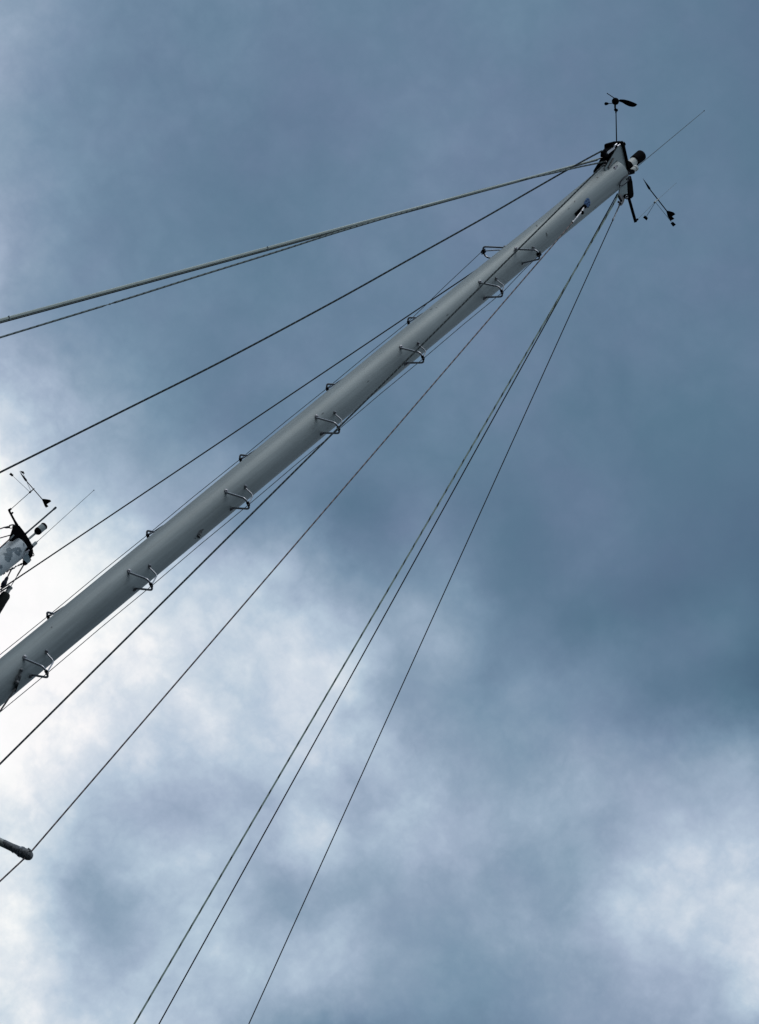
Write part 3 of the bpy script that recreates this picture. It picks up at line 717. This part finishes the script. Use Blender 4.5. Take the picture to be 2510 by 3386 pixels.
# ---------------------------------------------------------------- background boat's mast
T2 = Vector((-1.63299, 15.31975, 9.00005)); R2 = .085
M2 = empty('mast', (T2.x, T2.y, 0), 'white painted masthead with peeling blue grey patches at the left edge', 'mast')
def fb(px, py, s_=0.0): return at_plane(px, py, T2 + SIDE * s_, SIDE)
def surf2(px, py, rr=R2):
    d = ray(px, py); ox, oy = CAM.x - T2.x, CAM.y - T2.y
    A_ = d.x * d.x + d.y * d.y; B_ = 2 * (ox * d.x + oy * d.y); C_ = ox * ox + oy * oy - rr * rr
    t_ = (-B_ - math.sqrt(max(B_ * B_ - 4 * A_ * C_, 0))) / (2 * A_)
    return CAM + d * t_
def loc2(px, py):                                             # object coordinates of the tube: world, origin at 0
    return surf2(px, py)
BL = [((32, 1822), .030), ((28, 1838), .036), ((24, 1850), .020), ((40, 1819), .022), ((60, 1815), .022), ((58, 1828), .026), ((63, 1822), .018), ((30, 1855), .016), ((79, 1803), .010), ((0, 1875), .020)]
M_MAST2 = mast_paint('peeling_white_mast_paint', (0.88, 0.93, 0.97), 0.0, 0.5, [(tuple(loc2(*p_)), r_) for p_, r_ in BL])
bm = NEW(); lathe(bm, T2, Z, [(-9.3, R2), (-5, R2), (-2, R2), (-.8, R2), (-.003, R2), (0, R2 * .96)], 48); finish('mast_tube', bm, M_MAST2, M2)
bm = NEW()                                                        # dark top plate
prism(bm, [fb(x, y, .03) for x, y in ((51, 1737), (61, 1738), (82, 1765), (101, 1797), (105, 1812), (86, 1812), (78, 1800), (66, 1786), (52, 1776))], SIDE * .03)
finish('cap_plate', bm, M_SHEAVE, M2, smooth=False)
bm = NEW()
prism(bm, [fb(x, y, .06) for x, y in ((51, 1737), (61, 1738), (80, 1766), (72, 1766), (42, 1790), (32, 1790), (31, 1781), (35, 1768), (42, 1747), (42, 1738))], SIDE * .012)
finish('cheek_plate', bm, M_SHEAVE, M2, smooth=False)
bm = NEW()
prism(bm, [fb(x, y, -.06) for x, y in ((52, 1738), (61, 1739), (80, 1766), (72, 1766), (44, 1789), (33, 1789), (32, 1782), (39, 1762))], SIDE * .012)
finish('cheek_plate', bm, M_SHEAVE, M2, smooth=False)
bm = NEW(); tube(bm, [fb(33, 1783, .068), fb(46, 1769, .068)], .006, 8); finish('strap', bm, M_ALU, M2)
bm = NEW(); prism(bm, [fb(x, y, .05) for x, y in ((68, 1833), (82, 1823), (91, 1831), (101, 1855), (96, 1860), (91, 1864), (77, 1851))], SIDE * .01)
aft2 = finish('stay_plate', bm, mat('pale_blue_plate', (.34, .42, .46), .5, .2), M2, smooth=False)
bm = NEW(); prism(bm, [fb(x, y, .04) for x, y in ((77, 1852), (91, 1862), (88, 1867), (82, 1870), (77, 1868))], SIDE * .02)
finish('bracket', bm, M_SHEAVE, aft2, smooth=False)
bm = NEW()
prism(bm, [fb(x, y, .02) for x, y in ((90, 1818), (104, 1812), (107, 1822), (105, 1838), (99, 1846), (93, 1832))], SIDE * .03)
prism(bm, [fb(x, y, .075) for x, y in ((82, 1818), (92, 1806), (103, 1806), (106, 1813), (100, 1821), (86, 1823))], SIDE * .03)
finish('bracket', bm, M_SHEAVE, aft2, smooth=False)
bm = NEW(); tube(bm, [fb(86, 1826, .09), fb(97, 1819, .09)], .0055, 8); tube(bm, [fb(76, 1846, .075), fb(82, 1830, .075)], .003, 6); finish('clip', bm, M_FADED, aft2)
bm = NEW()                                                        # peeling skin hanging off the lower edge
random.seed(3)
for k in range(26):
    t_ = k / 25; x = 92 - 84 * t_; y = 1856 + 42 * t_ - 3 * math.sin(t_ * 3.1)
    a = fb(x, y - 2, .02); j = lambda s__: Vector((random.uniform(-s__, s__), random.uniform(-s__, s__), random.uniform(-s__, s__)))
    vs = [a + j(.004), fb(x - 5, y + 2.5, .02) + j(.005), fb(x - 4 + random.uniform(-2, 2), y + 4 + random.uniform(0, 3.5), .02) + j(.004), fb(x + 1, y + 3, .02) + j(.005)]
    prism(bm, vs, SIDE * .0015)
finish('peeling_film', bm, mat('grimy_film', (.16, .18, .20), .6, 0, var=.6, scale=90), M2, smooth=False)

# background masthead light
a = fb(95, 1782, -.01); c = fb(137.5, 1746.5, -.01); dl = (c - a).normalized(); ln = (c - a).length
l2 = empty('masthead_light', a, 'grey drum shaped light on a short stem above the background masthead', 'light')
bm = NEW(); lathe(bm, a, dl, [(-.03, .012), (0, .009), (ln * .50, .0085), (ln * .55, .009)], 16); finish('stem', bm, M_SPREADER, l2)
bm = NEW(); lathe(bm, a, dl, [(ln * .50, .009), (ln * .62, .026), (ln * .70, .030), (ln * .80, .030)], 24); finish('base', bm, M_BLACK, l2)
bm = NEW(); lathe(bm, a, dl, [(ln * .79, .0285), (ln * 1.16, .0285)], 24); finish('lens', bm, M_LENS, l2)
bm = NEW(); lathe(bm, a, dl, [(ln * 1.15, .0300), (ln * 1.22, .0300), (ln * 1.28, .024), (ln * 1.30, .012)], 24); finish('cap', bm, M_BLACK, l2)
# thick tube antenna
a = fb(81, 1768, -.04); c = fb(186, 1677, -.04); da = (c - a).normalized()
bm = NEW(); tube(bm, [a, a + da * .05, c - da * .03, c - da * .028, c - da * .004, c], [.009, .0068, .0068, .0088, .0092, .006], 14)
tag(finish('rod_antenna', bm, M_WHIP), 'thick dark rod antenna with rounded tip on the background masthead', 'antenna')
# whip antenna
a = fb(101, 1811, .08); c = fb(310.7, 1621, .08); da = (c - a).normalized()
w2_ = empty('whip_antenna', a, 'thin whip antenna with grey base on the background masthead', 'antenna')
bm = NEW(); lathe(bm, a, da, [(-.01, .014), (.02, .0145), (.022, .0135)], 16); finish('collar', bm, M_BLACK, w2_)
bm = NEW(); lathe(bm, a, da, [(.018, .0135), (.062, .0135), (.068, .009)], 16); finish('base', bm, M_LENS, w2_)
bm = NEW(); tube(bm, [a + da * .06, a + da * .085], [.006, .003], 8); tube(bm, [a + da * .06, a + da * .4, c], [.0022, .0018, .0016], 8); ball(bm, c, .0045); finish('whip', bm, M_WHIP, w2_)
bm = NEW(); tube(bm, curve_pts([fb(x, y, .05) for x, y in ((104, 1818), (110, 1829), (112.5, 1835), (109, 1838.5), (105, 1836), (103, 1832))], 4), .0035, 8)
tube(bm, curve_pts([fb(x, y, .05) for x, y in ((101, 1838), (100, 1846), (103, 1853))], 4), .003, 6)
finish('cable', bm, M_BLACK, w2_)
# arrow wind indicator
arm0 = fb(57, 1738, 0); arm1 = fb(31, 1690, 0)
wi2 = empty('wind_indicator', arm0, 'black arrow wind indicator pointing up left, mounted on the background masthead', 'wind indicator', 'arrow wind indicators on mastheads')
bm = NEW(); tube(bm, [arm0, fb(48, 1722, 0), arm1], [.0125, .009, .0085], 12); ball(bm, fb(31, 1687, 0), .011); tube(bm, [fb(30, 1687, 0), fb(37, 1682, 0)], .008, 8)
tube(bm, [fb(38, 1700, 0), fb(42.5, 1694, 0)], [.006, .0075], 8); finish('arm', bm, M_BLACK, wi2)
rb = fb(37, 1683, 0); rt = fb(99.5, 1627.5, 0)
bm = NEW(); tube(bm, [rb, rt], .0024, 8); finish('rod', bm, M_BLACK, wi2)
bm = NEW(); ball(bm, rt, .0075, 1.5, rt - rb); tube(bm, [rt, fb(113.5, 1615, 0)], [.0045, .0035], 8); finish('pivot', bm, M_BLACK, wi2)
za = fb(110, 1618, 0).z
arrow(wi2, [(64.8, 1559, .0010), (73, 1571, .0045), (83, 1584, .0085), (86, 1588, .0085), (89, 1592, .0040)], ((87, 1590), (140, 1651)),
      [(138, 1649), (152, 1650.5), (166, 1653), (169.5, 1658), (154.8, 1667.5), (160.5, 1674.5), (152.5, 1679), (148, 1673)], za)
for hub_, tabp in (((98, 1626), [(36, 1563), (30.5, 1568), (40.5, 1576), (45, 1571)]), ((102, 1623), [(66.5, 1557), (78, 1559), (81.5, 1567), (73, 1565)])):
    cx_ = sum(q[0] for q in tabp) / 4; cy_ = sum(q[1] for q in tabp) / 4
    bm = NEW(); tube(bm, [hz(*hub_, rt.z), hz(cx_, cy_, rt.z)], .0016, 6); ar = finish('tab_arm', bm, M_ROD, wi2)
    bm = NEW(); prism(bm, [hz(x, y, rt.z) for x, y in tabp], Z * .002); finish('tab', bm, M_BLACK, ar, smooth=False)
# its rigging
a = fb(45, 1735, 0); c = fb(0, 1748.5, 0)
bm = NEW(); tube(bm, [fb(17, 1743, 0), c, down_to(a, c)], .0048, 10); s1 = tag(finish('backstay', bm, R_WIRE), 'wire with a toggle leaving the background masthead to the left, uppermost there', 'backstay')
bm = NEW(); prism(bm, [fb(x, y, 0) for x, y in ((17, 1742), (22, 1740), (34, 1738), (31, 1742), (32, 1746), (24, 1747.5), (17, 1746.5))], SIDE * .02)
tube(bm, rounded([fb(31, 1738, .01), fb(41, 1734.5, .01), fb(50, 1737, .01)], .02), .006, 8); tube(bm, rounded([fb(31, 1746, .01), fb(38, 1747, .01), fb(44, 1743, .01)], .02), .0035, 8); finish('toggle', bm, M_DSTEEL, s1)
a = fb(36, 1769, .01); c = fb(0, 1779, .01); line('halyard', [a, c, down_to(a, c)], .0042, R_DARK, 'dark rope from the background masthead to the left, lower of the two there', 'halyard')
a = fb(34, 1781, .09); c = fb(0, 1812, .09)
c = at_plane(0, 1812, T2 + SIDE * .094, SIDE)
line('halyard', [a, c, down_to(a, c, 6.0)], .0052, R_WIRE, 'rope lying along the upper edge of the white background mast', 'halyard')
# forestay with furled sail
a = fb(79, 1867, .04); c = fb(44, 1925.5, .04); dfs = (c - a).normalized(); e_ = down_to(a, c)
fst = empty('forestay', e_, 'thin wire with swivel under the background masthead, above the furled sail', 'forestay')
bm = NEW(); tube(bm, [a + dfs * .06, e_], .0030, 10); finish('wire', bm, M_DSTEEL, fst)
bm = NEW(); tube(bm, [a - dfs * .01, a + dfs * .10, a + dfs * .105], [.0058, .0058, .0045], 12); finish('wire_terminal', bm, M_DSTEEL, fst)
sw0 = fb(34.5, 1940.5, .04); sw1 = fb(21.5, 1962, .04); sdr = (sw1 - sw0).normalized(); sl = (sw1 - sw0).length
bm = NEW(); lathe(bm, sw0, sdr, [(-.004, .014), (0, .021), (.012, .021), (.014, .0165), (sl, .0165), (sl + .01, .018)], 20); finish('swivel', bm, M_SPREADER, fst)
bm = NEW(); sl_end = down_to(sw0, sw1, 2.0); tl = (sl_end - sw1).length
prof = [(-.004, .019), (.0, .030), (.02, .038)]
for k in range(1, 80): prof.append((.02 + tl * k / 80, .038 + .012 * min(1, k / 40) + .0015 * math.sin(k * 1.9)))
lathe(bm, sw1, sdr, prof, 22)
for v_ in bm.verts:
    h = v_.co - sw1; ax_ = sw1 + sdr * h.dot(sdr); rr_ = v_.co - ax_
    v_.co = ax_ + rr_ * (1 + .05 * math.sin(h.dot(sdr) * 40 + 5 * math.atan2(rr_.dot(SIDE), rr_.dot(FORE))))
tag(finish('furled_sail', bm, M_CANVAS, sharp=70), 'black furled sail rolled round the stay at the left edge', 'sail')
a = fb(37, 1884, .07); b0 = fb(24.5, 1909, .07); b1 = fb(8, 1940, .07)
bm = NEW(); tube(bm, [a, b0], [.0058, .0050], 10)
hb = tag(finish('halyard', bm, R_DARK), 'short dark rope with a block hanging between background mast and furled sail', 'halyard')
bm = NEW(); db = (b1 - b0).normalized(); lb_ = (b1 - b0).length
lathe(bm, b0, db, [(-.004, .006), (0, .011), (lb_ * .25, .014), (lb_ * .35, .013), (lb_ * .5, .019), (lb_ * .8, .020), (lb_ * .98, .014), (lb_, .006)], 16)
tube(bm, [b1, fb(5, 1953, .07), fb(3, 1958, .06)], .004, 8); ball(bm, fb(5, 1940, .07), .009)
tube(bm, [fb(0, 1958, .06), fb(17, 1947, .06), fb(33, 1937, .05)], .006, 8)
finish('block', bm, mat('navy_block', (.012, .012, .03), .4, 0, var=.3, scale=60), hb)
